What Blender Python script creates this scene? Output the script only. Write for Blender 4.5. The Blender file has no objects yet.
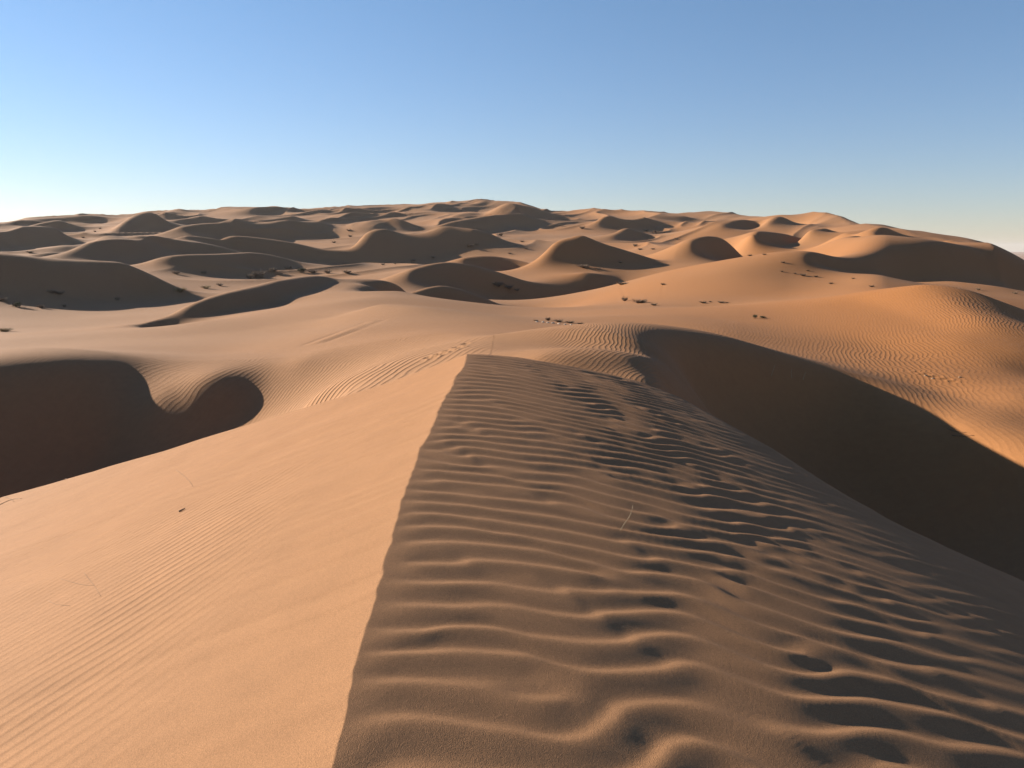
import bpy, math, random
import numpy as np
from mathutils import Vector, Matrix, Euler

C = bpy.context.scene.collection
PI = math.pi
F = 829.0                       # focal length in pixels
PITCH = math.atan(136.0 / F)    # camera looks this far below the horizon
HZ = 248.0                      # image row of the horizon
EYE = 1.5                       # the eye above the sand of the near crest
SUN_AZ, SUN_EL = math.radians(-64.0), math.radians(17.5)   # left of the view axis

# ------------------------------------------------------------------ helpers
def ray(u, v):
    """slopes (x/y, z/y) of the sight line through a picture point, from the eye"""
    a = (np.asarray(u, float) - 512.0) / F
    b = (384.0 - np.asarray(v, float)) / F
    cy, sy = math.cos(PITCH), math.sin(PITCH)
    y = cy + b * sy
    return a / y, (-sy + b * cy) / y

def sstep(a, b, x):
    t = np.clip((x - a) / (b - a), 0, 1)
    return t * t * (3 - 2 * t)

class Noise:
    """smooth 2-D lattice noise, range about -1..1"""
    def __init__(self, seed, n=256):
        self.n = n
        self.g = np.random.RandomState(seed).uniform(-1, 1, (n, n))
    def __call__(self, x, y):
        n = self.n
        xi = np.floor(x).astype(np.int64); yi = np.floor(y).astype(np.int64)
        fx = x - xi; fy = y - yi
        fx = fx * fx * fx * (fx * (fx * 6 - 15) + 10); fy = fy * fy * fy * (fy * (fy * 6 - 15) + 10)
        a = self.g[xi % n, yi % n]; b = self.g[(xi + 1) % n, yi % n]
        c = self.g[xi % n, (yi + 1) % n]; d = self.g[(xi + 1) % n, (yi + 1) % n]
        return (a * (1 - fx) + b * fx) * (1 - fy) + (c * (1 - fx) + d * fx) * fy

# ------------------------------------------------------------------ far dune field
# gentle rising floor of the dune field: picture row -> distance
FV = np.array([200, 210, 220, 230, 240, 250, 260, 270, 280, 290, 300, 310, 320, 330, 345, 360, 400, 450, 520, 640, 800.])
FD = np.array([640, 545, 465, 395, 335, 282, 240, 205, 176, 150, 125, 102, 80, 64, 48, 38, 28, 23, 18.5, 14, 10.])
SKY = np.array([(-200, 228), (0, 225), (25, 224.5), (55, 217.5), (90, 217), (105, 215.5), (120, 217.5), (145, 214.5), (170, 209.5),
    (185, 208.5), (215, 211.5), (240, 208), (262, 206.5), (275, 205.5), (293, 209.5), (312, 209.5), (333, 207.5), (347, 209.5), (368, 205.5),
    (392, 205), (410, 204), (440, 202.5), (458, 204.5), (475, 201), (495, 201), (520, 204.5), (555, 212), (590, 210.5),
    (602, 211.5), (617, 213.5), (645, 212.5), (672, 214.5), (705, 214.5), (725, 217.5), (745, 218.5), (770, 217), (781, 215), (800, 221.5),
    (840, 223), (865, 226.5), (881, 225), (900, 232.5), (920, 232.2), (940, 238.5), (956, 238.5), (977, 245),
    (995, 253), (1010, 261), (1024, 270), (1080, 292), (1300, 330.)])
SKD = np.array([(-200, 420), (0, 480), (200, 560), (480, 640), (700, 520), (860, 330), (920, 300), (1024, 215), (1300, 150.)])
PLAIN = 62.0                    # the gravel plain lies this far below the eye

def floor_lnD(u, v):
    l = np.interp(v, FV, np.log(FD))
    l = l + math.log(.58) * sstep(780, 880, u) * sstep(325, 250, v) * sstep(205, 240, v)
    return l + math.log(0.72) * sstep(500, 740, u) * sstep(236, 312, v) * (1 - .6 * sstep(320, 350, v))
def floor_D(u, v): return np.exp(floor_lnD(u, v))

_us = np.linspace(-900, 1900, 701); _ls = np.linspace(math.log(8), math.log(1500), 500)
_su = np.arange(-1200, 2200, 4.0); _sv = np.interp(_su, SKY[:, 0], SKY[:, 1])
_hk = np.hanning(17); _hk /= _hk.sum(); _sv = np.convolve(np.pad(_sv, 8, mode='edge'), _hk, 'valid') + 1.6
_tab = np.zeros((701, 500)); _vv = np.linspace(200, 800, 1201)
for _i, _u in enumerate(_us):
    _l = floor_lnD(_u, _vv)
    _lm = np.maximum.accumulate(_l[::-1]); _t = np.interp(_ls, _lm + 1e-7 * np.arange(len(_lm)), _vv[::-1])
    _cap = np.interp(_u, _su, _sv)
    _t = np.maximum(_t, _cap)
    _dk = math.log(np.interp(_u, SKD[:, 0], SKD[:, 1]))
    _w = sstep(_dk, _dk + .55, _ls)
    _pl = HZ + PLAIN * F / np.exp(_ls)
    _tab[_i] = _t * (1 - _w) + np.maximum(_pl, _t) * _w
def prior_v(u, l):
    fu = np.clip((u - _us[0]) / (_us[1] - _us[0]), 0, 699.999); fl = np.clip((l - _ls[0]) / (_ls[1] - _ls[0]), 0, 498.999)
    iu = fu.astype(int); il = fl.astype(int); fu = fu - iu; fl = fl - il
    return ((_tab[iu, il] * (1 - fl) + _tab[iu, il + 1] * fl) * (1 - fu) + (_tab[iu + 1, il] * (1 - fl) + _tab[iu + 1, il + 1] * fl) * fu)
def tan_of(u, v): return ray(u, v)[1]

# slip faces: (picture column, row of the brink, row of the foot), left to right
FACES = [
 dict(p=[(-30,252,299),(0,255,299),(20,257,298.5),(37,261,298),(50,262.5,299),(65,262,300),(75,261,299),(90,259.5,299),(105,259,299),(118,259,298),(127,261,297.5),(135,264.5,296.5),(148,270,294),(160,276,294),(175,283,292),(191,289.5,290)]),
 dict(p=[(-20,234,252),(0,233,251),(4,232,250),(10,231,247.5),(25,226,247.5),(40,225,247),(55,226,246),(62,232,244.5),(72,241,241.5)]),
 dict(p=[(36,223,227),(45,221,228),(54,217.5,228.5),(62,218,229),(68,222,229),(80,227.5,228)]),
 dict(p=[(48,251,252),(65,247,250.5),(80,243,247),(90,240,243.5),(105,236,237)]),
 dict(p=[(32,257,258),(45,254,259.5),(55,253,260),(65,254,259),(73,255,255.5)]),
 dict(p=[(107,234.5,235),(115,229,235),(122,222,235.5),(132,216,235),(140,214.2,234),(147,214,233.5),(155,215.5,232.5),(163,221,231.5),(172,228.5,230)]),
 dict(p=[(62,259,260),(85,248,260),(103,237.5,259),(118,237.5,259),(130,241,259),(150,250,258)], s=.34, D=[(62,205),(150,224)]),
 dict(p=[(143,263,264),(155,260,268),(170,257,270.5),(190,254,271),(210,252.5,271.5),(235,251.5,271.5),(250,251,271.5),(260,251.5,267),(275,254,265),(288,257.5,263),(298,260.5,261)]),
 dict(p=[(138,236.5,238),(150,236,243),(165,237,246.5),(180,238.5,250),(195,239.5,251),(210,241.5,251),(225,244.5,250.5),(238,248.5,249.5)], D=[(138,240),(238,262)]),
 dict(p=[(185,238,239),(205,238,243),(225,238.2,247),(245,238.7,249.5),(265,239.5,252),(285,240.7,254),(305,243,256),(325,245.5,257.5),(345,245.8,259),(352,244.5,260),(358,238,261),(365,229,261.5),(373,226,262.5),(382,225,263),(390,226,263.5),(396,232,263),(404,234.5,262),(415,234.5,260),(426,233,257.5),(432,230,256),(437,225,255.5),(445,224,253.5),(455,226,251),(465,228,248),(478,229.5,244),(490,232,243),(500,238,242),(508,241,241.5)], D=[(185,268),(245,275),(350,278),(400,280),(508,302)]),
 dict(p=[(368,225,226),(378,221.7,224),(388,221.3,226),(395,221.5,230),(403,221.8,232.5),(411,222,233),(415,229,233)]),
 dict(p=[(440,222.5,223.5),(447,216,222),(455,212.5,219),(465,211.2,217.5),(475,211.5,216.5),(483,213.5,214.5)]),
 dict(p=[(438,224,225),(455,219.5,228),(470,217.5,228.5),(485,218,228),(500,217,226.5),(512,214.5,226),(520,216,226),(530,217,226),(536,221,225.5),(538,224,225)]),
 dict(p=[(496,209,210),(500,207,212),(506,205,214),(515,204,216),(525,205,216.5),(535,207,217),(545,209.5,217.5),(555,212,217),(572,214.5,215)]),
 dict(p=[(424,203.5,205),(432,203,207),(445,203.5,209),(458,206,210),(470,209.5,210)]),
 dict(p=[(470,202,205),(480,200.5,206),(487,200.5,205),(494,202,203)]),
 dict(p=[(250,209,214),(258,207,213),(266,205.8,212),(275,205.2,211),(285,207,210.5),(294,209,210)]),
 dict(p=[(312,210,210.5),(322,208,211.5),(333,207.2,211),(342,208,210.5),(348,209,210)]),
 dict(p=[(348,210,211),(358,207.3,212),(368,205.5,211.5),(380,204.8,209),(392,205,207)]),
 dict(p=[(326,218,219),(333,213,217.5),(343,211.3,217),(355,212,217),(372,215.5,216)]),
 dict(p=[(250,219,224),(258,217,225),(270,216.5,223),(285,215,222),(298,214.5,221.5),(312,220,221.5)]),
 dict(p=[(165,234,235),(180,230,236),(195,226,236.5),(208,224,237),(220,226,237),(228,227,237),(233,222,237),(238,221,237),(246,224,237),(255,226,238),(265,225,238.5),(280,222.5,239),(292,221.5,239),(305,222.5,237),(320,224,234),(332,225.5,231),(341,228.5,229.5)]),
 dict(p=[(168,225,226),(180,220,226.5),(190,219,226.5),(200,217.8,226),(210,217,225),(216,218,222)]),
 dict(p=[(156,213,214),(162,211.5,218),(168,210.5,219.5),(174,211.5,219),(178,215,218)]),
 dict(p=[(165,210,211),(172,208.8,211),(182,208,212),(195,208.7,212),(207,210,211.8),(218,211,211.6)]),
 dict(p=[(72,217.5,218),(80,216.8,221),(88,216.5,221.5),(95,217.5,221),(103,219,219.5)]),
 dict(p=[(95,217,218),(103,215,218.5),(110,215.3,218.5),(117,217,217.5)]),
 dict(p=[(5,228,229),(12,225.5,228),(20,224,227),(25,224.5,225.5)]),
 dict(p=[(541,262,263),(545,252,263.5),(550,244,264),(558,240,264.3),(568,238.5,264.5),(577,236,264.5),(582,234.5,264.6),(588,238,264.6),(596,243,264.7),(606,247.5,264.8),(620,251,264.9),(640,257,265),(660,263,265.2),(669,265,265.4)], D=[(541,194),(669,199)]),
 dict(p=[(612,240,241),(615,233,241),(620,227.5,241),(628,226.5,240.8),(634,230,240.8),(643,234.5,240.5),(647,237.5,238.5)]),
 dict(p=[(595,221,222),(600,215,224),(606,211.8,224.5),(614,213.5,225.3),(622,217.5,226.3),(632,218.5,227),(640,216.5,227),(650,217,227),(658,221,226.5)]),
 dict(p=[(667,215,216),(673,214,218),(679,214.5,219.5),(686,217,220.5),(695,219.5,221),(702,221.5,222)]),
 dict(p=[(722,224,225),(730,222.5,226),(738,220,228),(746,219,229.5),(754,221,229.5),(757,226,229)], D=[(722,330),(757,342)]),
 dict(p=[(754,229,231),(758,229,239),(764,230,243.5),(773,232,244),(785,234,244.2),(798,236,244),(808,238.5,243.5),(816,240.5,241.5)], D=[(754,235),(816,254)]),
 dict(p=[(692,246,247),(697,245,250),(701,240,254),(706,238,257),(715,237.5,259),(722,237.5,260.5),(729,242,262),(737,249.5,264),(743,258,269),(750,263,270.5),(760,269,273),(770,274,276),(776,277,277.5)], D=[(692,208),(737,214),(776,209)]),
 dict(p=[(699,265,265.5),(705,266,269),(712,268.5,273),(720,272,279),(726,277,281.5),(733,281.5,282)], D=[(699,136),(733,141)]),
 dict(p=[(768,220,223),(775,216.5,223),(781,214.3,222.5),(788,217.5,221.5),(796,221.5,222)], D=[(768,335),(796,345)]),
 dict(p=[(809,224,224.5),(813,221.8,227),(820,222,229),(828,223.5,229.8),(838,227,230),(846,229,230)], D=[(809,245),(846,255)]),
 dict(p=[(846,229.5,231),(858,231,233),(870,233,237),(880,235,239),(897,239,240)], D=[(846,212),(897,226)]),
 dict(p=[(876,231,233),(878,228,236),(881,224.6,238),(887,227,239),(893,230,239.5),(900,234,239),(912,237,238.5),(922,238,238.6)], D=[(876,195),(922,207)]),
 dict(p=[(806,258,259),(812,253,261),(820,252,264),(832,254.5,266.5),(845,256,269.5),(858,257,271),(870,256,271.5),(880,254.5,274),(884,253.5,277),(888,250,280),(893,248.5,281.5),(905,249.5,281.7),(914,250,281.5),(920,248,281),(923,244.5,280.5),(930,241,279.5),(945,242,278),(955,243,277.5),(965,245,277),(975,249,277),(985,252,277.5),(990,250,278.5),(1000,255,280.5),(1012,262,283.5),(1024,270,282),(1050,280,283),(1080,290,291)], D=[(806,113),(1024,153),(1080,165)], open=1),
 dict(p=[(852,232,233),(857,232.5,239),(864,234.5,243),(870,237,246),(878,241.5,249.5),(886,245,252),(896,248.5,254)], D=[(852,165),(896,178)]),
 dict(p=[(948,240,241),(956,238,242.5),(962,239,243),(967,242,243)], D=[(948,172),(967,175)]),
 dict(p=[(134,326,327.5),(145,321.5,331),(160,317.5,331.7),(175,314,326),(186,306,321),(195,301,318.5),(210,296,315.5),(230,291.5,310.5),(250,287,309),(268,282.5,308.5),(280,280,300),(300,276.5,294),(318,274.7,288),(328,276,284),(334,280.5,282.5)], D=[(134,68),(210,77),(268,86),(334,108)]),
 dict(p=[(411,272,274),(418,266,279),(430,262,283),(445,260.5,286),(458,262,289),(472,264.5,293),(485,268,297),(500,271.5,299.5),(512,275.5,300),(530,281,301.5),(548,286.5,302.5),(562,290.5,304),(575,292.5,305),(582,295,305.2),(590,300,305.3),(599,305,305.5)], D=[(411,150),(470,155),(530,162),(599,168)]),
 dict(p=[(463,257,258),(470,255,262),(480,253.3,266),(492,253.7,269),(505,255.5,272.5),(515,257.5,273.5),(525,260,272),(537,263.5,268),(543,265,265.5)], D=[(463,205),(543,205)]),
 dict(p=[(574,281,292),(577,274,293),(582,271.7,292),(588,272.5,286),(597,274.5,284.7),(608,278,284),(620,282.8,283.6)], D=[(574,170),(620,182)]),
 dict(p=[(380,297,299.5),(395,295,302.5),(412,292.5,305.5),(425,287.5,308),(440,284.5,310.5),(455,287,312.7),(470,292,314.5),(485,297.5,316),(496,302,317),(502,308,317.5),(507,317,317.8)], D=[(380,104),(507,114)]),
]
# the nearer slopes: (column, row, distance)
NEARPTS = [
 # left bowl: brink, face and floor
 [(-40,373,31.8),(0,369,33),(60,362,34.5),(110,362,36),(128,372,36),(140,394,34.2),(148,407,32.9),(160,409,32.8),(180,398,33.5),(195,384,33.8),(215,375,34.2),(250,377,35),(264,384,34.6),(277,396,33.4)],
 [(-40,500,27.5),(0,490,28.5),(100,466,31.5),(135,455,31.2),(170,446,31.2),(200,436,32),(250,423,32.4),(284,417,31)],
 [(-40,560,26.5),(0,560,26.5),(100,540,26.5),(200,520,25),(280,480,23)],
 [(0,352,44),(60,347,46),(110,346,47),(160,350,45),(215,352,44),(270,352,41),(300,358,36)],
 [(0,335,62),(80,330,66),(140,338,56),(200,335,58),(260,330,60),(310,330,55),(350,330,46)],
 [(308,398,24.8),(330,385,26.4),(360,370,28.5),(400,355,29),(440,345,28),(467,348,25),(430,368,23.5),(380,382,23.2),(330,400,22.2)],
 [(340,318,62),(380,305,62),(420,310,56),(460,315,53),(500,319,51),(535,323,50)],
 [(430,311,66),(460,316,66),(500,321,64)],
 [(345,302,76),(375,297,82),(400,291,96)],
 [(430,330,40),(480,335,34),(540,332,38),(600,333,40),(640,338,38)],
 [(520,350,24),(560,345,25.5),(600,350,24.4),(640,356,23.4),(656,359,23)],
 [(540,356,21),(570,359,20.8),(600,366,20.6),(640,374,20.5),(655,378,20.5)],
 # right bowl: brink, face, floor
 [(661,388,19.3),(664,374,21),(663,360,23.8),(668,351.5,26.5),(680,350,28.3),(700,351,29.6),(730,355,30.7),(760,359.5,31.6),(800,365,32.5),(840,371,33),(865,378,32.6),(888,390,31.4)],
 [(690,388,27.4),(720,386,29.1),(760,393,30.3),(800,399,30.9),(840,405,31.1),(872,416,30.1)],
 [(720,430,26.8),(760,440,28.1),(800,450,28.6),(840,462,28.4),(880,475,27.2)],
 [(700,480,20),(760,500,23),(820,520,24),(880,540,24),(940,560,22),(1024,590,19)],
 [(893,410,29.8),(920,432,28.2),(960,460,25.9),(1000,490,24.2),(1024,520,22.6),(1100,540,20)],
 [(908,392,31.4),(925,400,30.6),(960,430,27.0),(1000,455,25.0),(1050,470,23.6)],
 [(700,340,42),(760,345,43),(820,355,41),(880,370,37),(940,390,33.5),(1000,410,29),(1060,430,27)],
 [(600,318,58),(680,318,60),(760,325,56),(840,335,51),(900,350,45),(960,370,37.5),(1024,395,31)],
 [(640,305,84),(720,306,82),(780,300,80),(850,295,76),(900,290,70),(925,287,66)],
 [(200,323,66),(250,314,75),(300,303,86),(330,292,95),(360,286,105),(400,284,117)],
 # crest of the orange hill, running down to the right
 [(925,287,66),(945,300,61),(965,312,56.5),(985,325,50.5),(1024,350,43.5),(1080,385,39)],
 [(925,287,66),(950,288.5,65.5),(972,293,64.5),(1000,304,62.5),(1024,316.5,60),(1080,345,55)],
 [(850,300,68),(880,310,62),(920,325,54),(960,340,46),(1000,365,40)],
 [(940,294,78),(972,300,76),(1010,314,73),(1050,330,70)],
 [(900,284,112),(950,281,116),(1000,288,110),(1024,296,105)],
]
# ------------------------------------------------------------------ interpolation through those lines
def to_polar(u, v, D):
    a, t = ray(u, v)
    return np.arctan(a), np.log(D * np.sqrt(1 + a * a)), t
P, T, LAM = [], [], []
def add_ctrl(u, v, D, lam=2e-4):
    th, l, t = to_polar(u, v, D)
    res = t - tan_of(u, prior_v(np.asarray(u, float), np.log(np.asarray(D, float))))
    for k in range(len(u)):
        P.append((th[k], l[k])); T.append(res[k]); LAM.append(lam)
def resample(cols, step):
    cols = np.asarray(cols, float)
    d = np.hypot(np.diff(cols[:, 0]), np.diff(cols[:, 1])); s = np.r_[0, np.cumsum(d)]
    n = max(2, int(s[-1] / step) + 1); q = np.linspace(0, s[-1], n)
    return [np.interp(q, s, cols[:, k]) for k in range(cols.shape[1])]
for f in FACES:
    u, vt, vb = resample(f['p'], 4.2)
    vb = vt + .9 * (vb - vt)
    uc = .5 * (u[0] + u[-1]); kap = f.get('k', .9); th = (u - 512) / F
    if 'D' in f:
        lDf = np.interp(u, [q[0] for q in f['D']], np.log([q[1] for q in f['D']]))
    else:
        lf = floor_lnD(u, vb); w_ = (vb - vt) + .5; lm = (lf * w_).sum() / w_.sum()
        lDf = lm + f.get('b', .4) * (lf - lm) + .09 * np.tanh(kap * (u - uc) / F / .09)
    q = np.gradient(lDf, th + np.arange(len(th)) * 1e-9)
    nq = 2 * min(9, len(q) // 3) + 1; q = np.convolve(np.pad(q, nq // 2, mode='edge'), np.ones(nq) / nq, 'valid')
    st = np.sqrt(1 + np.minimum(np.abs(q), 3) ** 2)
    sl = f.get('s', .66) / st
    Df = np.exp(lDf)
    Dt = Df * (sl + (vb - HZ) / F) / (sl + (vt - HZ) / F)
    add_ctrl(u, vb, Df); add_ctrl(u, vt, Dt)
    hgt = np.maximum(0, (prior_v(u, np.log(Dt)) - vt) / F * Dt)
    far = floor_D(u, vt)
    Dh = np.minimum(Dt + hgt / .3 * st, Dt + .75 * np.maximum(far - Dt, 0))
    k = Dh > Dt * 1.012
    if k.any() and not f.get('open'):
        uu = u[k]; DD = Dh[k]
        add_ctrl(uu, prior_v(uu, np.log(DD)), DD, 4e-3)
uu = np.arange(-40, 1070, 5.0); DD = np.interp(uu, SKD[:, 0], SKD[:, 1]) * .96
_s = np.interp(uu, SKY[:, 0], SKY[:, 1]); add_ctrl(uu, _s + .45 * (_s - np.interp(uu, _su, _sv) + 1.6), DD, 1e-3)
for l in NEARPTS:
    u, v, D = resample(l, 9.0)
    add_ctrl(u, v, D)
P = np.array(P); T = np.array(T); LAM = np.array(LAM)
n = len(P)
def dist(A, B):
    d2 = (A * A).sum(1)[:, None] + (B * B).sum(1)[None] - 2 * A @ B.T
    return np.sqrt(np.maximum(d2, 0))
A = np.zeros((n + 1, n + 1)); A[:n, :n] = -dist(P, P) + np.diag(LAM); A[:n, n] = 1; A[n, :n] = 1
sol = np.linalg.solve(A, np.r_[T, 0])
W, W0 = sol[:n], sol[n]
GT = np.arange(-.80, .8001, .0022); GL = np.arange(math.log(11), math.log(1000), .0058)
gx, gy = np.meshgrid(GT, GL, indexing='ij'); Q = np.c_[gx.ravel(), gy.ravel()]
R = np.empty(len(Q)); P32 = P - P.mean(0); Qc = Q - P.mean(0)
for i in range(0, len(Q), 8192):
    R[i:i + 8192] = W0 - dist(Qc[i:i + 8192].astype(np.float32), P32.astype(np.float32)) @ W.astype(np.float32)
R = R.reshape(gx.shape)
R *= sstep(.80, .66, np.abs(gx)) * sstep(math.log(1000), math.log(720), gy)
def soften(n, w):                                       # wind-rounded brinks
    global R
    for _ in range(n):
        Q2 = R.copy()
        Q2[1:-1] = .25 * R[:-2] + .5 * R[1:-1] + .25 * R[2:]
        Q2[:, 1:-1] = .25 * Q2[:, :-2] + .5 * Q2[:, 1:-1] + .25 * Q2[:, 2:]
        R = R * (1 - w) + Q2 * w
_ll = GL[None, :]
soften(2, 1.0); soften(2, 1 - sstep(math.log(170), math.log(260), _ll)); soften(15, 1 - sstep(math.log(42), math.log(75), _ll))

N1, N2, N3, N4, N5 = (Noise(s) for s in (3, 5, 8, 13, 21))
def ridge(a, b, N):
    m = 1 - np.abs(N(a, b)) * 1.6
    return np.maximum(m, 0) ** 2 - .35
def far_height(th, r):
    """height relative to the eye of the dune field (th: bearing from +y, r: ground distance)"""
    l = np.log(np.maximum(r, 1e-3))
    fx = np.clip((th - GT[0]) / (GT[1] - GT[0]), 0, len(GT) - 1.001); fy = np.clip((l - GL[0]) / (GL[1] - GL[0]), 0, len(GL) - 1.001)
    ix = fx.astype(int); iy = fy.astype(int); fx = fx - ix; fy = fy - iy
    res = ((R[ix, iy] * (1 - fy) + R[ix, iy + 1] * fy) * (1 - fx) + (R[ix + 1, iy] * (1 - fy) + R[ix + 1, iy + 1] * fy) * fx)
    res = np.where(np.abs(th) > .8, 0, res)
    c = np.maximum(np.cos(np.clip(th, -1.05, 1.05)), .2)
    D = r * c
    u = 512 + F * .99 * np.tan(np.clip(th, -1.0, 1.0))
    v = prior_v(u, np.log(np.maximum(D, 1e-3)))
    z = (tan_of(u, v) + res) * D
    w = sstep(700, 1150, r)
    z = z * (1 - w) + np.minimum(z, -PLAIN) * w
    z = np.where(r > 1150, -PLAIN, z)
    x = r * np.sin(th); y = r * np.cos(th)
    q = sstep(25, 60, r) * (1 - sstep(700, 1000, r))
    z = z + q * (.10 * N1(x / 9, y / 9) + .30 * N2(x / 31 + 5, y / 31) + .55 * sstep(70, 160, r) * N3(x / 47, y / 47 + 7))
    wx = x * .82 - y * .57; wy = x * .57 + y * .82      # small chains of crests across the wind
    z = z + q * sstep(130, 300, r) * (1 - .9 * sstep(.27, .40, th)) * (1.9 * ridge(wx / 34 + .5 * N3(wy / 40, wx / 60), wy / 75, N4) + 1.1 * sstep(200, 400, r) * ridge(wx / 19 + .5 * N1(wy / 30, wx / 40), wy / 42, N5)) + sstep(900, 1600, r) * 1.5 * N3(x / 170, y / 170)
    return z

# ------------------------------------------------------------------ the near dune
CREST = [(337,768),(349,700),(361,648),(374,592),(388,540),(399,500),(417,455),(438,415),(453,385),(464,364),(467.5,353)]
EDGE = [(-300,574),(0,497),(60,480),(100,469),(160,452),(200,438.5),(240,426),(290,411),(340,397),(400,377),(440,363),(467.5,353.3),
        (490,354),(520,357),(560,363.5),(600,372),(640,381.5),(680,397),(720,419),(771,447),(842,492),(897,523),(1024,580),(1300,720)]
def crest_z(y): return -EYE - .002 * np.maximum(0, y) ** 1
_cx, _cy = [], []
for (u, v) in CREST:
    k, m = ray(u, v); y = EYE / -(m + .002)
    _cx.append(k * y); _cy.append(y)
_cx = [-.30, -.40, -.47] + _cx + [_cx[-1] - .1, _cx[-1] - 2]; _cy = [-30, -3, .8] + _cy + [_cy[-1] + 3, _cy[-1] + 30]
def crest_x(y):
    x = np.interp(y, _cy, _cx)
    return x
_yy = np.linspace(-30, 40, 7001); _xx = crest_x(_yy)
_ker = np.hanning(61); _ker /= _ker.sum(); _xx = np.convolve(np.pad(_xx, 30, mode='edge'), _ker, 'valid')
_xx = _xx + .006 * N1(_yy / .23, _yy * 0) + .006 * N2(_yy / .09, _yy * 0) + .02 * N3(_yy / .7, _yy * 0)
def crest_x(y): return np.interp(y, _yy, _xx)
TL, RA, RB = .36, .165, .024
def near_base(x, y):
    s = x - crest_x(y)
    zc = crest_z(y)
    sr = np.maximum(s, 0); sl = np.maximum(-s, 0)
    right = RA * sr + RB * sr * sr
    right = np.where(sr > 6, RA * 6 + RB * 36 + (RA + 2 * RB * 6) * (sr - 6), right)
    left = TL * sl + .02 * (1 - np.exp(-sl / .25))
    return zc - right - left, s
# along each bearing, the distance at which the dune top reaches its traced outline; beyond that it falls away
_ek, _em = ray(np.array([e[0] for e in EDGE]), np.array([e[1] for e in EDGE]))
_eth = np.arctan(_ek)
BT = np.linspace(-PI, PI, 1441); BR = np.zeros_like(BT)
for i, th in enumerate(BT):
    if abs(th) < 1.0:
        m = np.interp(th, _eth, _em)
        y = np.linspace(1.0, 30, 3000); z, _ = near_base(np.tan(th) * y, y)
        g = z - m * y
        k = np.argmax(g > 0)
        y0 = y[k] if g.max() > 0 else y[np.argmax(g)]
        BR[i] = y0 / math.cos(th)
_in = np.abs(BT) < .99
BR = np.interp(BT, BT[_in], BR[_in])
_k = np.hanning(9); _k /= _k.sum(); BR = np.convolve(np.pad(BR, 4, mode='edge'), _k, 'valid')
# ripples: an anisotropic pattern-forming field (even, sinuous ridges with forks), as its analytic signal
RN, RLAM, RCELLS = 512, .26, 9.0
RC = RLAM / RCELLS
def ripple_field(seed, eps=.55, alpha=.09, steps=75, dt=.6):
    rs = np.random.RandomState(seed)
    kx = np.fft.fftfreq(RN, 1 / RCELLS)[:, None]; ky = np.fft.rfftfreq(RN, 1 / RCELLS)[None]
    k2 = kx * kx + ky * ky
    Lk = eps - 1.3 * (k2 - 1) ** 2 - alpha * kx * kx
    F0 = np.fft.rfft2(rs.normal(size=(RN, RN))) * np.exp(-((ky - .85) / .35) ** 2 / 2 - (kx / .75) ** 2 / 2)
    u = np.fft.irfft2(F0, s=(RN, RN)); u *= .35 / u.std()
    keep = k2 < 9
    for _ in range(steps):
        u = np.fft.irfft2((np.fft.rfft2(u) - dt * np.fft.rfft2(u ** 3)) * keep / (1 - dt * Lk * keep), s=(RN, RN))
    full = np.fft.fft2(u); kyf = np.fft.fftfreq(RN)[None]
    a = np.fft.ifft2(full * (kyf > 0)) * 2
    return a / np.sqrt((np.abs(a) ** 2).mean())
RIP = ripple_field(31)
def ripples(x, y):
    p = .8 * x + .6 * y; q = -.6 * x + .8 * y
    wx = x + .05 * N1(p / .8, q / .8 + 9)
    wy = y - .31 * x + .020 * x * x + .042 * np.tanh(2.5 * N2(p / .30 + 3, q / .42)) + .07 * N1(q / .75 + 4, p / .85) + .12 * N3(p / 1.5, q / 1.7)
    fx = (wx / RC) % RN; fy = (wy / RC) % RN
    ix = fx.astype(int) % RN; iy = fy.astype(int) % RN; ax = fx - np.floor(fx); ay = fy - np.floor(fy)
    ix1 = (ix + 1) % RN; iy1 = (iy + 1) % RN
    a = (RIP[ix, iy] * (1 - ay) + RIP[ix, iy1] * ay) * (1 - ax) + (RIP[ix1, iy] * (1 - ay) + RIP[ix1, iy1] * ay) * ax
    mag = np.minimum(np.abs(a), 1.25); ph = np.angle(a)
    return mag * (np.sin(ph) - .20 * np.sin(2 * ph) + .04 * np.sin(3 * ph))

def near_height(x, y):
    z, s = near_base(x, y)
    th = np.arctan2(x, y); r = np.hypot(x, y)
    e = np.maximum(0, r - np.interp(th, BT, BR) + .3)
    drop = np.where(e < 2.0, .16 * e * e, .64 + .64 * (e - 2.0))
    rip = ripples(x, y)
    q = sstep(-.02, .18, s) * (1 - sstep(1.5, 4, e)) * (.8 + .2 * sstep(0, 3, s)) * (1 - sstep(6, 9, s))
    z = z + .0073 * q * (1 + .30 * sstep(.8, 1.8, s)) * (1 - .85 * sstep(2.1, 3.7, s)) * rip
    z = z - drop
    z = z + .012 * sstep(.3, 1.5, -s) * N4(x / .9, y / .9) + .012 * N5(x / 2.3, y / 2.3) * sstep(.3, 2, np.abs(s))
    return z, s

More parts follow.
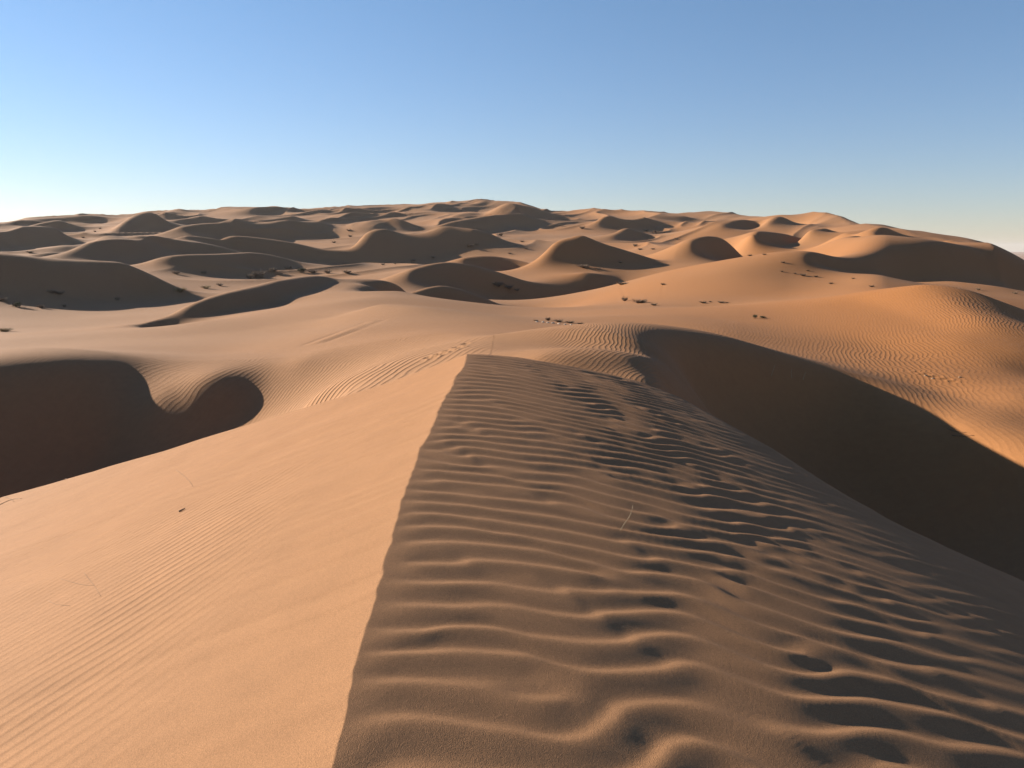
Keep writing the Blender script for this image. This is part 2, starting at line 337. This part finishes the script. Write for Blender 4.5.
DENTS = []                      # footprints: (x, y, radius, depth)
def ground_height(x, y):
    """world height of the sand at (x, y)"""
    x = np.asarray(x, float); y = np.asarray(y, float)
    r = np.hypot(x, y); th = np.arctan2(x, y)
    zf = far_height(th, np.maximum(r, 11.0))
    zf = np.where(r < 13, np.minimum(zf, -6.0), zf)
    near = r < 45
    zn = np.full(r.shape, -1e3)
    zn[near] = near_height(x[near], y[near])[0]
    k = .35
    h = np.clip(.5 + .5 * (zn - zf) / k, 0, 1)
    z = zf * (1 - h) + zn * h + k * h * (1 - h) + EYE
    for (dx, dy, dr, dd) in DENTS:
        m = (np.abs(x - dx) < dr * 3) & (np.abs(y - dy) < dr * 3)
        if m.any():
            q = ((x[m] - dx) ** 2 + (y[m] - dy) ** 2) / dr ** 2
            z[m] += -dd * np.exp(-q) + dd * .45 * np.exp(-(np.sqrt(q) - 1.5) ** 2 * 4)
    return z

def sight(u, v, d0):
    a, t = ray(u, v); D = np.exp(np.linspace(math.log(d0), math.log(900), 6000))
    g = ground_height(D * a, D) - (EYE + D * t); d = D[int(np.argmax(g > 0))]
    return float(d * a), float(d)
_fp = [(429 + 4.6 * i, 358.5 - 1.75 * i + (.9 if i % 2 else -.6), 16., .13, .05) for i in range(9)]
_fp += [(621 + .75 * i, 286 + 1.9 * i, 16., .34, .06) for i in range(8)] + [(663 - .3 * i, 287 + 2.2 * i, 16., .28, .04) for i in range(6)]
_fp += [(918 + 5 * i, 372 + 1.2 * i + 1.5 * (i % 2), 16., .16, .035) for i in range(8)]
_fp += [(316 + 4.4 * i, 343 - 1.65 * i, 16., .45, -.035) for i in range(14)]
DENTS = [(*sight(u, v, d0), r_, d_) for (u, v, d0, r_, d_) in _fp]

# ------------------------------------------------------------------ ground mesh (finer towards the viewer's ground)
th_in = np.arange(-.64, .6401, .00125)
side = np.linspace(.64, PI, 70)[1:]
th_all = np.r_[-side[::-1], th_in, side[:-1]]
lr = np.r_[np.arange(math.log(.5), math.log(16), .0046), np.arange(math.log(16), math.log(720), .0036), np.linspace(math.log(720), math.log(16000), 60)]
rr = np.exp(lr)
nt, nr = len(th_all), len(rr)
TH, RR = np.meshgrid(th_all, rr, indexing='ij')
X = RR * np.sin(TH); Y = RR * np.cos(TH)
Z = ground_height(X, Y)
verts = np.c_[X.ravel(), Y.ravel(), Z.ravel()]
verts = np.vstack([verts, [[0, 0, float(ground_height(np.array([0.]), np.array([0.01]))[0])]]])
i = np.arange(nt)[:, None]; j = np.arange(nr - 1)[None]
i2 = (i + 1) % nt
quads = np.stack([i * nr + j, i * nr + j + 1, i2 * nr + j + 1, i2 * nr + j], -1).reshape(-1, 4)
tris = np.stack([np.full(nt, nt * nr), np.arange(nt) * nr, ((np.arange(nt) + 1) % nt) * nr], -1)
me = bpy.data.meshes.new('ground')
me.vertices.add(len(verts)); me.vertices.foreach_set('co', verts.astype(np.float32).ravel())
nl = quads.size + tris.size
me.loops.add(nl); me.loops.foreach_set('vertex_index', np.r_[quads.ravel(), tris.ravel()].astype(np.int32))
npoly = len(quads) + len(tris)
me.polygons.add(npoly)
me.polygons.foreach_set('loop_start', np.r_[np.arange(len(quads)) * 4, quads.size + np.arange(len(tris)) * 3].astype(np.int32))
me.polygons.foreach_set('use_smooth', np.ones(npoly, bool))
# wind ripples too fine for the mesh: their phase and height go to the material as attributes
xv, yv = verts[:, 0], verts[:, 1]
rv = np.hypot(xv, yv); tv = np.arctan2(xv, yv); lv = np.log(np.maximum(rv, .1))
phase = np.zeros(len(verts)); amp = np.zeros(len(verts))
sv = xv - crest_x(yv)
ev = rv - np.interp(tv, BT, BR)
nearm = (ev < .6) & (rv < 40)
wl = .115
wxy = (xv * .85 - yv * .53) + .05 * N1(xv / 1.1, yv / 1.1) + .02 * N2(xv / .4, yv / .4) + .22 * N3(xv / 5, yv / 5)
phase = np.where(nearm, wxy * 2 * PI / wl, 0)
amp = np.where(nearm & (sv < 0), .0030 * sstep(.5, 2.0, -sv) * (.35 + .65 * sstep(-.5, .6, N4(xv / 1.7 + 4, yv / 1.7))) * (1 - .7 * sstep(7, 12, rv)), 0)
wl = .23
wxy = (xv * .95 - yv * .31) + .9 * N3(xv / 6, yv / 6) + .10 * N1(xv / 1.0, yv / 1.0) + .05 * N2(xv / .5, yv / .5)
wl = np.where((xv > -.6) & (yv < 31) & (xv < 7), .15, wl)
phase = np.where(nearm, phase, wxy * 2 * PI / wl)
blob = np.zeros(len(verts))
for (u, v, D, su, sl, w) in [(350,382,26,110,.24,1.6),(410,342,30,55,.3,.6),(600,350,25,75,.2,.42),(650,368,21,30,.2,.45),(890,358,42,75,.22,.55),(930,385,34,50,.2,.4),(985,315,56,40,.12,.8),(410,292,75,60,.25,.7),(720,345,38,90,.2,.3),(220,365,36,90,.2,.35)]:
    th0, l0, _ = to_polar(u, v, D)
    blob = np.maximum(blob, w * np.exp(-((tv - th0) * F / su) ** 2 / 1.2 - ((lv - l0) / sl) ** 2 / 1.2))
amp = np.where(nearm, amp, .009 * np.maximum(blob, .16 * (rv < 120)) * (1 - sstep(90, 160, rv)))
tone = .66 * sstep(-.2, .35, tv) * sstep(14, 30, rv) * (1 - .6 * sstep(150, 420, rv)) + .18 * N2(xv / 14, yv / 14) + .15 * N4(xv / 60, yv / 60)
th0, l0, _ = to_polar(960, 340, 48)
tone += .5 * np.exp(-((tv - th0) / .16) ** 2 - ((lv - l0) / .5) ** 2)
for nm, arr in (('ripple_phase', phase), ('ripple_height', amp), ('sand_tone', tone)):
    at = me.attributes.new(nm, 'FLOAT', 'POINT'); at.data.foreach_set('value', arr.astype(np.float32))
me.update(calc_edges=True); me.validate()
ground = bpy.data.objects.new('ground', me); C.objects.link(ground)
ground['kind'] = 'structure'; ground['label'] = 'wind rippled orange sand dunes reaching to the horizon'; ground['category'] = 'sand dunes'

# ------------------------------------------------------------------ materials
class NT:
    def __init__(self, name):
        self.m = bpy.data.materials.new(name); self.m.use_nodes = True
        self.t = self.m.node_tree; self.b = self.t.nodes['Principled BSDF']; self.out = self.t.nodes['Material Output']
    def n(self, kind, **kw):
        nd = self.t.nodes.new(kind)
        for k, v in kw.items():
            if k.startswith('i_'): nd.inputs[k[2:].replace('_', ' ')].default_value = v
            else: setattr(nd, k, v)
        return nd
    def l(self, a, b): self.t.links.new(a, b)
    def math(self, op, a, b=None):
        nd = self.n('ShaderNodeMath', operation=op)
        for k, s in enumerate((a, b)):
            if s is None: continue
            if isinstance(s, (int, float)): nd.inputs[k].default_value = s
            else: self.l(s, nd.inputs[k])
        return nd.outputs[0]
    def mix(self, f, a, b):
        nd = self.n('ShaderNodeMix', data_type='RGBA')
        for s, k in ((f, 0), (a, 6), (b, 7)):
            if isinstance(s, (int, float)): nd.inputs[k].default_value = s
            elif isinstance(s, tuple): nd.inputs[k].default_value = (*s, 1)
            else: self.l(s, nd.inputs[k])
        return nd.outputs[2]

def sand_material():
    g = NT('sand')
    pos = g.n('ShaderNodeTexCoord').outputs['Object']
    tone = g.n('ShaderNodeAttribute', attribute_name='sand_tone').outputs['Fac']
    ph = g.n('ShaderNodeAttribute', attribute_name='ripple_phase').outputs['Fac']
    am = g.n('ShaderNodeAttribute', attribute_name='ripple_height').outputs['Fac']
    def noise(scale, detail=2.0, rough=.5):
        nd = g.n('ShaderNodeTexNoise', i_Scale=scale, i_Detail=detail, i_Roughness=rough); g.l(pos, nd.inputs['Vector']); return nd.outputs['Fac']
    base = g.mix(tone, (.250, .128, .060), (.284, .116, .036))
    grain = noise(190, 2.0, .7); patch = noise(3.2, 5.0, .65)
    rmp = g.n('ShaderNodeMapRange', i_From_Min=.30, i_From_Max=.70, i_To_Min=.74, i_To_Max=1.26); g.l(grain, rmp.inputs['Value'])
    rm2 = g.n('ShaderNodeMapRange', i_From_Min=.3, i_From_Max=.7, i_To_Min=.94, i_To_Max=1.06); g.l(patch, rm2.inputs['Value'])
    val = g.math('MULTIPLY', rmp.outputs[0], rm2.outputs[0])
    vm = g.n('ShaderNodeVectorMath', operation='SCALE'); g.l(base, vm.inputs[0]); g.l(val, vm.inputs['Scale'])
    g.l(vm.outputs[0], g.b.inputs['Base Color'])
    g.b.inputs['Roughness'].default_value = .95; g.b.inputs['Specular IOR Level'].default_value = .15
    s1 = g.math('SINE', ph); s2 = g.math('SINE', g.math('ADD', g.math('MULTIPLY', ph, 2.0), .8))
    h = g.math('MULTIPLY', am, g.math('ADD', s1, g.math('MULTIPLY', s2, .25)))
    h = g.math('ADD', h, g.math('MULTIPLY', g.math('SUBTRACT', noise(300, 1.0), .5), .0022))
    h = g.math('ADD', h, g.math('MULTIPLY', g.math('SUBTRACT', noise(38, 3.0), .5), .0012))
    bp = g.n('ShaderNodeBump', i_Strength=1.0, i_Distance=1.0)
    g.l(h, bp.inputs['Height']); g.l(bp.outputs[0], g.b.inputs['Normal'])
    return g.m
me.materials.append(sand_material())

# ------------------------------------------------------------------ plants, brush, stones and stalks
def hit(u, v, d0=1.2, d1=900.0):
    """first sand point on the sight line through a traced picture point"""
    a, t = ray(u, v)
    D = np.exp(np.linspace(math.log(d0), math.log(d1), 6000))
    g = ground_height(D * a, D) - (EYE + D * t)
    k = int(np.argmax(g > 0)) if (g > 0).any() else int(np.argmin(np.abs(g)))
    d = D[k]; x = float(d * a)
    return Vector((x, float(d), float(ground_height(np.array([x]), np.array([d]))[0])))

def plain_material(name, col, var=.35, rough=.9, scale=9.0):
    g = NT(name)
    pos = g.n('ShaderNodeTexCoord').outputs['Object']
    nd = g.n('ShaderNodeTexNoise', i_Scale=scale, i_Detail=3.0); g.l(pos, nd.inputs['Vector'])
    c = g.mix(nd.outputs['Fac'], tuple(x * (1 - var) for x in col), tuple(x * (1 + var) for x in col))
    g.l(c, g.b.inputs['Base Color']); g.b.inputs['Roughness'].default_value = rough
    g.b.inputs['Specular IOR Level'].default_value = .2
    return g.m
M = dict(olive=plain_material('olive_leaf', (.085, .080, .035)), bark=plain_material('dry_bark', (.075, .048, .032)),
         dead=plain_material('dead_wood', (.19, .13, .085)), straw=plain_material('straw', (.30, .215, .11)),
         stone=plain_material('pale_stone', (.42, .34, .27), .2), stalk=plain_material('dry_stalk', (.36, .28, .18), .15),
         twig=plain_material('thin_twig', (.16, .10, .06), .2))

def mesh_of(name, verts, faces, mat, smooth=False):
    m = bpy.data.meshes.new(name); m.from_pydata([tuple(v) for v in verts], [], faces); m.materials.append(mat)
    if smooth: m.polygons.foreach_set('use_smooth', [True] * len(m.polygons))
    m.update(); return m

def tube(verts, faces, pts, r0, r1, sides=4):
    pts = [Vector(p) for p in pts]; base = len(verts); k = len(pts)
    for i, p in enumerate(pts):
        d = (pts[min(i + 1, k - 1)] - pts[max(i - 1, 0)]).normalized()
        a = d.cross(Vector((0, 0, 1)) if abs(d.z) < .9 else Vector((1, 0, 0))).normalized(); b = d.cross(a)
        r = r0 + (r1 - r0) * i / max(1, k - 1)
        for s in range(sides):
            an = 2 * PI * s / sides
            verts.append(p + a * math.cos(an) * r + b * math.sin(an) * r)
    for i in range(k - 1):
        for s in range(sides):
            s2 = (s + 1) % sides
            faces.append((base + i * sides + s, base + i * sides + s2, base + (i + 1) * sides + s2, base + (i + 1) * sides + s))
    faces.append(tuple(base + s for s in range(sides))[::-1]); faces.append(tuple(base + (k - 1) * sides + s for s in range(sides)))

def branch_mesh(seed, mat, n, spread, lie, r, name):
    """unit shrub: n bent branches with twigs, about 1 wide and 1 high, roots just under the sand"""
    rn = random.Random(seed); V, Fc = [], []
    for i in range(n):
        an = rn.uniform(0, 2 * PI); out = rn.uniform(.15, .5) * spread; h = rn.uniform(.45, 1.0) * (1 - lie * rn.random())
        x0, y0 = math.cos(an) * .16 * rn.random(), math.sin(an) * .16 * rn.random()
        p0 = Vector((x0, y0, -.08)); p1 = Vector((x0 + math.cos(an) * out * .45, y0 + math.sin(an) * out * .45, h * .5))
        p2 = Vector((x0 + math.cos(an + .3) * out, y0 + math.sin(an + .3) * out, h))
        tube(V, Fc, [p0, p1, p2], r, r * .35, 3)
        for q in range(3):
            f = rn.uniform(.3, .95); b = p1.lerp(p2, f); a2 = an + rn.uniform(-1.4, 1.4)
            tube(V, Fc, [b, b + Vector((math.cos(a2) * .14, math.sin(a2) * .14, rn.uniform(-.02, .16)))], r * .5, r * .25, 3)
    return mesh_of(name, V, Fc, mat)

def leaf_mesh(seed, mat, n, size, lie, name):
    rn = random.Random(seed); V, Fc = [], []
    lob = [(rn.uniform(-.28, .28), rn.uniform(-.28, .28), rn.uniform(.25, .6), rn.uniform(.16, .3)) for _ in range(7)]
    for i in range(n):
        cx, cy, cz, cr = rn.choice(lob)
        d = Vector((rn.gauss(0, 1), rn.gauss(0, 1), rn.gauss(0, 1))).normalized() * cr * (rn.random() ** .45)
        c = Vector((cx, cy, cz * (1 - lie))) + Vector((d.x, d.y, d.z * .8))
        if c.z < .02: c.z = .02 + rn.random() * .1
        a = Vector((rn.gauss(0, 1), rn.gauss(0, 1), rn.gauss(0, .7))).normalized(); b = a.cross(Vector((rn.gauss(0, 1), rn.gauss(0, 1), rn.gauss(0, 1)))).normalized()
        s = size * rn.uniform(.6, 1.4); k = len(V)
        V += [c - a * s, c + b * s * .35, c + a * s, c - b * s * .35]; Fc.append((k, k + 1, k + 2, k + 3))
    return mesh_of(name, V, Fc, mat)

SHRUB = {}
for q in range(3):
    SHRUB['g', q] = (branch_mesh(40 + q, M['bark'], 16, .9, .2, .022, 'branches'), leaf_mesh(60 + q, M['olive'], 900, .050, .0, 'leaves'))
    SHRUB['d', q] = (branch_mesh(70 + q, M['dead'], 46, 1.0, .55, .030, 'branches'), leaf_mesh(90 + q, M['dead'], 520, .055, .25, 'dry_leaves'))
    SHRUB['p', q] = (branch_mesh(110 + q, M['straw'], 120, 1.1, .35, .016, 'blades'),)
GRP = 'tiny shrubs dotting the lit floor between the far dunes'
TINY = 'tiny dark shrub dotting the lit sand between the far dunes'
# column, row of the foot, width and height in the picture, kind, label, group
PLANTS = [
 (18,307,12,6.5,'g','large olive green shrub on the lit flat at far left, with a long shadow'),
 (3,301,10,4,'d','dark brown shrub at the left picture edge, at the foot of the big dark dune'),
 (41,308,7,4,'d','small dry shrub just right of the large olive green shrub'),
 (64,306.5,5,2.6,'d','tiny dark shrub farthest right on the left flat, under the big dark dune'),
 (5,331.5,14,3.5,'p','flat straw coloured grass clump on bare sand at the left picture edge'),
 (52,293,8,4,'d','left dark heap of dead brush in the shade of the big left dune'),
 (60,294,9,3.5,'d','right dark heap of dead brush in the shade of the big left dune'),
 (117,300,5,3,'d','lone black shrub in deep shade at the foot of the big left dune'),
 (30,253,7,2.2,'d','flat dark shrub on the lit strip before the farthest left dunes'),
 (180,292,11,4.5,'p','golden dry bush where the tail of the big left dune meets lit sand'),
 (206,288.5,9,3,'p','low straw coloured bush just right of the golden dry bush'),
 (220,286,6,3,'d','small brown shrub alone between the straw bush and the brush cluster'),
 (176,274,8,3,'d','flat dark shrub on the lit floor under the long shaded dune, left one of two'),
 (204,273.5,6,2.4,'d','flat dark shrub on the lit floor under the long shaded dune, right one of two'),
 (250,278.5,8,5,'d','dark bush at the left end of the shrub cluster, on top of the lit rise'),
 (259,277.5,15,8,'d','largest dark brown bush of the shrub cluster left of centre'),
 (273,272,9,4.5,'d','dark bush behind and right of the largest bush of the cluster'),
 (279,275,7,3,'d','small flat dark bush in front of the middle of the shrub cluster'),
 (289,269.5,8,4,'d','dark rounded bush at the back of the shrub cluster, beside the shaded slope'),
 (302,272.5,12,5.5,'g','wide olive bush near the right end of the shrub cluster'),
 (313,273,9,3.6,'d','dark low bush touching the wide olive bush on its right'),
 (328,273.5,8,4,'d','dark bush on the brink above the end of the long shaded slip face'),
 (347,273.5,9,3.2,'d','dark bush alone on lit sand right of the shrub cluster'),
 (498,286.5,11,5,'d','black bush in the shaded trough right of centre, upper left of a row of three'),
 (509,288.5,10,4.2,'d','black bush in the shaded trough right of centre, middle of a row of three'),
 (517,291,6,2.6,'d','black bush in the shaded trough right of centre, smallest of a row of three'),
 (470,247,8,3,'d','dark bush at the edge of the large far shadow near the centre'),
 (501,236,5,3.4,'d','single dark bush on the lit far slope right of the large shadow'),
 (582,229,6,3.2,'d','dark bush on the ridge behind the pointed far dune'),
 (583,267.5,13,3.2,'d','wide dark brush on the lit strip below the pointed far dune'),
 (598,269.5,7,2.2,'d','narrow dark brush just right of the wide brush below the pointed dune'),
 (625,301,7,4.5,'d','tilted dark bush at the end of the thin footprint track'),
 (640,303,14,4.2,'d','long dark brush pile on smooth orange sand right of centre'),
 (654,305.5,7,2.8,'d','small brush pile at the right end of the long dark one'),
 (622,284.5,14,2.6,'d','dark fringe of brush at the tip of the curved shadow right of centre'),
 (663,285,4.5,2.2,'d','single dark shrub on the bare lit shelf right of the curved shadow'),
 (703,303,8,2.2,'d','left flat shrub in the faint row on the open orange slope'),
 (721,303,8,2.2,'d','right flat shrub in the faint row on the open orange slope'),
 (755,318.5,6,4.5,'g','upright green shrub alone on the orange slope'),
 (763,318,8,2.4,'g','low green tuft touching the upright green shrub on its right'),
 (635,246.5,5,3,'d','dark bush on the lit floor below the small rounded shadow'),
 (803,276,6,2.8,'d','darkest small bush on the pale floor left of the large right hill'),
 (872,287,6,2.2,'d','flat dark shrub just below the foot of the large shaded hill'),
 (978,290,5,2.2,'d','dark shrub on the lit strip behind the rippled dune, left one of two'),
 (1015,294,5,2.4,'d','dark shrub on the lit strip behind the rippled dune, right one of two'),
]
for (u, v, w, h) in [(334,243,5,2.6),(350,237,5,2.6),(349,231,6,2.2),(95,232,3,2),(100,229,3,2),(83,238,4,2),(383,265,5,2.2),(395,264,4,2),(413,261,6,2.2),(433,258,5,2),(477,245,5,2),
    (510,254,5,1.8),(560,226,5,2),(620,263,5,2),(655,232,5,2.2),(646,231,6,2.2),(640,250,6,2.4),(653,249.5,5,2),(526,249,6,2),(522,242,5,1.8),(676,239.5,5,2),(764,255,5,2),(750,256,6,2),
    (783,263,5,2.2),(795,274,4,2),(816,277,6,2),(831,284,5,2.2),(853,279,4,2),(710,302,4,1.6),(727,303,4,1.6),(808,271,4,1.6),(782,272,4,1.8)]:
    PLANTS.append((u, v, w, h, 'd', TINY))
rnd = random.Random(4)
NAMES = dict(g='desert_shrub', d='dry_brush', p='grass_clump')
PARTN = dict(g=('branches', 'leaves'), d=('branches', 'dry_leaves'), p=('blades',))
for i, (u, v, w, h, kind, label) in enumerate(PLANTS):
    p = hit(u, v, 13.0)
    k = p.y / F
    if label == TINY: w, h = w * .85, h * .85
    parts = SHRUB[kind, i % 3]
    root = bpy.data.objects.new(NAMES[kind], None); C.objects.link(root)
    root.empty_display_size = .2
    root.location = p; root.rotation_euler = (0, 0, rnd.uniform(0, 6.28))
    root.scale = (w * k * 1.0, w * k * 1.0, h * k * 1.15)
    for nm, m in zip(PARTN[kind], parts):
        o = bpy.data.objects.new(nm, m); C.objects.link(o); o.parent = root
    root['label'] = label; root['category'] = dict(g='shrub', d='bush', p='grass')[kind]
    root['group'] = GRP if label == TINY else 'desert plants scattered over the dune field'

# the litter of dead roots and pale stones on the rise beyond the peak
def stone_mesh(seed):
    rn = random.Random(seed); bm = __import__('bmesh').new()
    __import__('bmesh').ops.create_icosphere(bm, subdivisions=2, radius=.5)
    for vt in bm.verts:
        vt.co *= 1 + rn.uniform(-.16, .16); vt.co.z *= .6
    m = bpy.data.meshes.new('stone'); bm.to_mesh(m); bm.free(); m.materials.append(M['stone']); return m
stones = [stone_mesh(s) for s in range(3)]
for i, (u, v, w) in enumerate([(537,322,2.4),(543,322.5,3),(548,323,2.6),(553,323.5,3.2),(559,324,2.8),(565,324.8,2.4),(571,325,2.2)]):
    p = hit(u, v, 16.0); s = w * p.y / F
    o = bpy.data.objects.new('stone', stones[i % 3]); C.objects.link(o); o.location = p + Vector((0, 0, s * .12)); o.scale = (s * 1.2, s, s); o.rotation_euler = (0, 0, i * 1.3)
    o['label'] = 'pale stone lying in front of the dead roots beyond the peak'; o['category'] = 'stone'; o['group'] = 'pale stones among the dead roots'
for i, (u, v, w, h, lab) in enumerate([(536,321.3,5,2.2,'small dark dead root at the left end of the litter beyond the peak'),(548,320.5,6,4,'tallest dead root of the litter beyond the peak, with an upright stub'),
    (559,322,10,3.4,'broad dark dead root in the middle of the litter beyond the peak'),(570,323,10,2.8,'dark dead root right of the broad one in the litter beyond the peak'),(580,324,8,1.8,'thin flat dead root at the right end of the litter beyond the peak')]):
    p = hit(u, v, 16.0); k = p.y / F; br, lf = SHRUB['d', i % 3]
    root = bpy.data.objects.new('dead_root', None); C.objects.link(root); root.location = p; root.rotation_euler = (0, 0, i * 2.1); root.scale = (w * k, w * k, h * k)
    for nm, m in (('branches', br), ('dry_leaves', lf)):
        o = bpy.data.objects.new(nm, m); C.objects.link(o); o.parent = root
    root['label'] = lab; root['category'] = 'dead root'; root['group'] = 'dead roots beyond the peak'
for (u, v, w, lab) in [(926,376,3,'dark stone added for a dent in the rippled orange slope, left one of three'),(933,379,3,'dark stone added for a dent in the rippled orange slope, middle one of three'),(960,377.5,3,'dark stone added for a dent in the rippled orange slope, right one of three')]:
    p = hit(u, v, 16.0); s = w * p.y / F
    m = stone_mesh(u); m.materials[0] = M['dead']  # added stones, standing for small dark footprint dents in the sand
    o = bpy.data.objects.new('dent_stone', m); C.objects.link(o); o.location = p + Vector((0, 0, s * .1)); o.scale = (s * 1.2, s, s)
    o['label'] = lab; o['category'] = 'dent_stone'; o['group'] = 'stones added for dents in the orange slope'

def stem(name, pts, r, mat, label, cat, group, lying, d0=1.2):
    """a stalk through traced points: lying ones follow the sand, upright ones rise from their root at one distance"""
    V, Fc = [], []
    if lying:
        P3 = []
        for (u, v) in pts:
            q = hit(u, v, d0); q.z += r * 1.1; P3.append(q)
    else:
        b = hit(*pts[0], d0); P3 = [b - Vector((0, 0, .02))]
        for k, (u, v) in enumerate(pts[1:]):
            a, t = ray(u, v); y = b.y + .012 * (k + 1)
            P3.append(Vector((float(a) * y, y, EYE + float(t) * y)))
    o0 = P3[0].copy()
    fine = []
    for a, b in zip(P3[:-1], P3[1:]):
        for f in (0, .34, .67): fine.append(a.lerp(b, f) - o0)
    fine.append(P3[-1] - o0)
    for i in range(1, len(fine) - 1):
        fine[i] = fine[i] * .6 + (fine[i - 1] + fine[i + 1]) * .2
    tube(V, Fc, fine, r, r * .55, 5)
    o = bpy.data.objects.new(name, mesh_of(name, V, Fc, mat, True)); C.objects.link(o); o.location = o0
    o['label'] = label; o['category'] = cat
    if group: o['group'] = group
stem('grass_stalk', [(619,530),(624,524),(630,516),(632,510),(633,505)], .0017, M['stalk'], 'pale bent grass stalk standing among the ripples right of the crest', 'grass stalk', None, False)
for pts, lab in [([(771,376),(773,371),(775,365)], 'pale grass stalk at the rim of the right hollow, left one of three'), ([(792,378),(791,373),(792,369)], 'pale grass stalk at the rim of the right hollow, middle one of three'),
                 ([(803,380),(804,376),(806,372)], 'pale grass stalk at the rim of the right hollow, right one of three')]:
    stem('grass_stalk', pts, .008, M['stalk'], lab, 'grass stalk', 'pale stalks at the rim of the right hollow', False, 16.0)
stem('dry_grass_stalk', [(176,470),(184,476),(190,482),(193,487)], .0022, M['twig'], 'single thin curved stem lying high on the smooth left slope', 'dry stem', None, True)
stem('dry_grass_stalk', [(60,579),(70,582),(82,585),(95,586)], .0013, M['twig'], 'longest of the thin stems lying on the left slope, running across', 'dry stem', 'thin stems on the left slope', True)
stem('dry_grass_stalk', [(84,573),(90,581),(96,588),(101,597)], .0013, M['twig'], 'thin stem on the left slope crossing the long one near its right end', 'dry stem', 'thin stems on the left slope', True)
stem('dry_grass_stalk', [(48,601),(56,605),(70,606)], .0013, M['twig'], 'lowest of the thin stems lying on the left slope, slightly bent', 'dry stem', 'thin stems on the left slope', True)
stem('dry_twig', [(179,512.5),(182,511),(185,509.5)], .009, M['dead'], 'short thick dark twig piece alone on the rippled left slope', 'twig', None, True)
stem('dry_twig', [(62,480.5),(65,479.5),(67,479)], .008, M['dead'], 'tiny dark twig piece at the upper edge of the left slope', 'twig', None, True)
stem('dry_twig', [(0,505),(8,501),(15,499),(22,499)], .006, M['twig'], 'brown twig at the left picture edge, lower one of two on the slope brow', 'twig', 'twigs on the slope brow', True)
stem('dry_twig', [(4,497),(10,499),(14,502)], .006, M['twig'], 'brown twig at the left picture edge, upper one of two on the slope brow', 'twig', 'twigs on the slope brow', True)
stem('dry_twig', [(947,429),(955,432),(966,433)], .012, M['twig'], 'thin dark twig lying on the lit slope right of the great shadow, upper one', 'twig', 'twigs beside the great shadow', True, 16.0)
stem('dry_twig', [(952,436),(962,437),(974,436)], .012, M['twig'], 'thin dark twig lying on the lit slope right of the great shadow, lower one', 'twig', 'twigs beside the great shadow', True, 16.0)

# ------------------------------------------------------------------ air
hb = bpy.data.meshes.new('haze')
hx, hz0, hz1 = 17000.0, -70.0, 75.0
hv = [(sx * hx, sy * hx, z) for z in (hz0, hz1) for sx, sy in ((-1, -1), (1, -1), (1, 1), (-1, 1))]
hb.from_pydata(hv, [], [(3, 2, 1, 0), (4, 5, 6, 7), (0, 1, 5, 4), (1, 2, 6, 5), (2, 3, 7, 6), (3, 0, 4, 7)])
hm = bpy.data.materials.new('haze'); hm.use_nodes = True
hn = hm.node_tree; hn.nodes.remove(hn.nodes['Principled BSDF'])
pv = hn.nodes.new('ShaderNodeVolumePrincipled'); pv.inputs['Color'].default_value = (.90, .86, .84, 1); pv.inputs['Density'].default_value = 5e-5; pv.inputs['Anisotropy'].default_value = .3
hn.links.new(pv.outputs[0], hn.nodes['Material Output'].inputs['Volume'])
hb.materials.append(hm); ho = bpy.data.objects.new('haze', hb); C.objects.link(ho); ho['kind'] = 'stuff'; ho['label'] = 'thin dusty air paling the far dunes and plain'; ho['category'] = 'haze'

# ------------------------------------------------------------------ light, sky, air, camera
S = Vector((math.cos(SUN_EL) * math.sin(SUN_AZ), math.cos(SUN_EL) * math.cos(SUN_AZ), math.sin(SUN_EL)))
sl = bpy.data.lights.new('sun', 'SUN'); sl.energy = 5.0; sl.angle = math.radians(.53); sl.color = (1.0, .90, .76)
so = bpy.data.objects.new('sun', sl); C.objects.link(so); so.rotation_euler = S.to_track_quat('Z', 'Y').to_euler(); so.location = (0, 0, 200)
w = bpy.data.worlds.new('World'); bpy.context.scene.world = w; w.use_nodes = True
nt_ = w.node_tree; bg = nt_.nodes['Background']
sky = nt_.nodes.new('ShaderNodeTexSky'); sky.sky_type = 'NISHITA'; sky.sun_disc = False
sky.sun_elevation = SUN_EL; sky.sun_rotation = SUN_AZ % (2 * PI)
sky.air_density = 1.0; sky.dust_density = .02; sky.ozone_density = 2.0; sky.altitude = 300
tc = nt_.nodes.new('ShaderNodeTexCoord'); sx_ = nt_.nodes.new('ShaderNodeSeparateXYZ'); nt_.links.new(tc.outputs['Generated'], sx_.inputs[0])
rp = nt_.nodes.new('ShaderNodeValToRGB'); nt_.links.new(sx_.outputs['Z'], rp.inputs[0])     # sky colour correction: tint multiplied in by height above the horizon
rp.color_ramp.elements[0].position = 0.0; rp.color_ramp.elements[0].color = (.78, .77, .97, 1)
rp.color_ramp.elements[1].position = .32; rp.color_ramp.elements[1].color = (.86, .975, 1.10, 1)
tn = nt_.nodes.new('ShaderNodeMix'); tn.data_type = 'RGBA'; tn.blend_type = 'MULTIPLY'; tn.inputs[0].default_value = 1
nt_.links.new(sky.outputs[0], tn.inputs[6]); nt_.links.new(rp.outputs[0], tn.inputs[7])
nt_.links.new(tn.outputs[2], bg.inputs[0]); bg.inputs[1].default_value = .048

cam = bpy.data.cameras.new('camera'); co = bpy.data.objects.new('camera', cam); C.objects.link(co)
cam.sensor_width = 36.0; cam.sensor_fit = 'HORIZONTAL'; cam.lens = F / 1024 * 36.0; cam.clip_start = .05; cam.clip_end = 40000
co.location = (0, 0, EYE); co.rotation_euler = (PI / 2 - PITCH, 0, 0)
sc = bpy.context.scene; sc.camera = co
sc.view_settings.view_transform = 'Standard'; sc.view_settings.look = 'None'; sc.view_settings.exposure = 1.5; sc.view_settings.gamma = 1
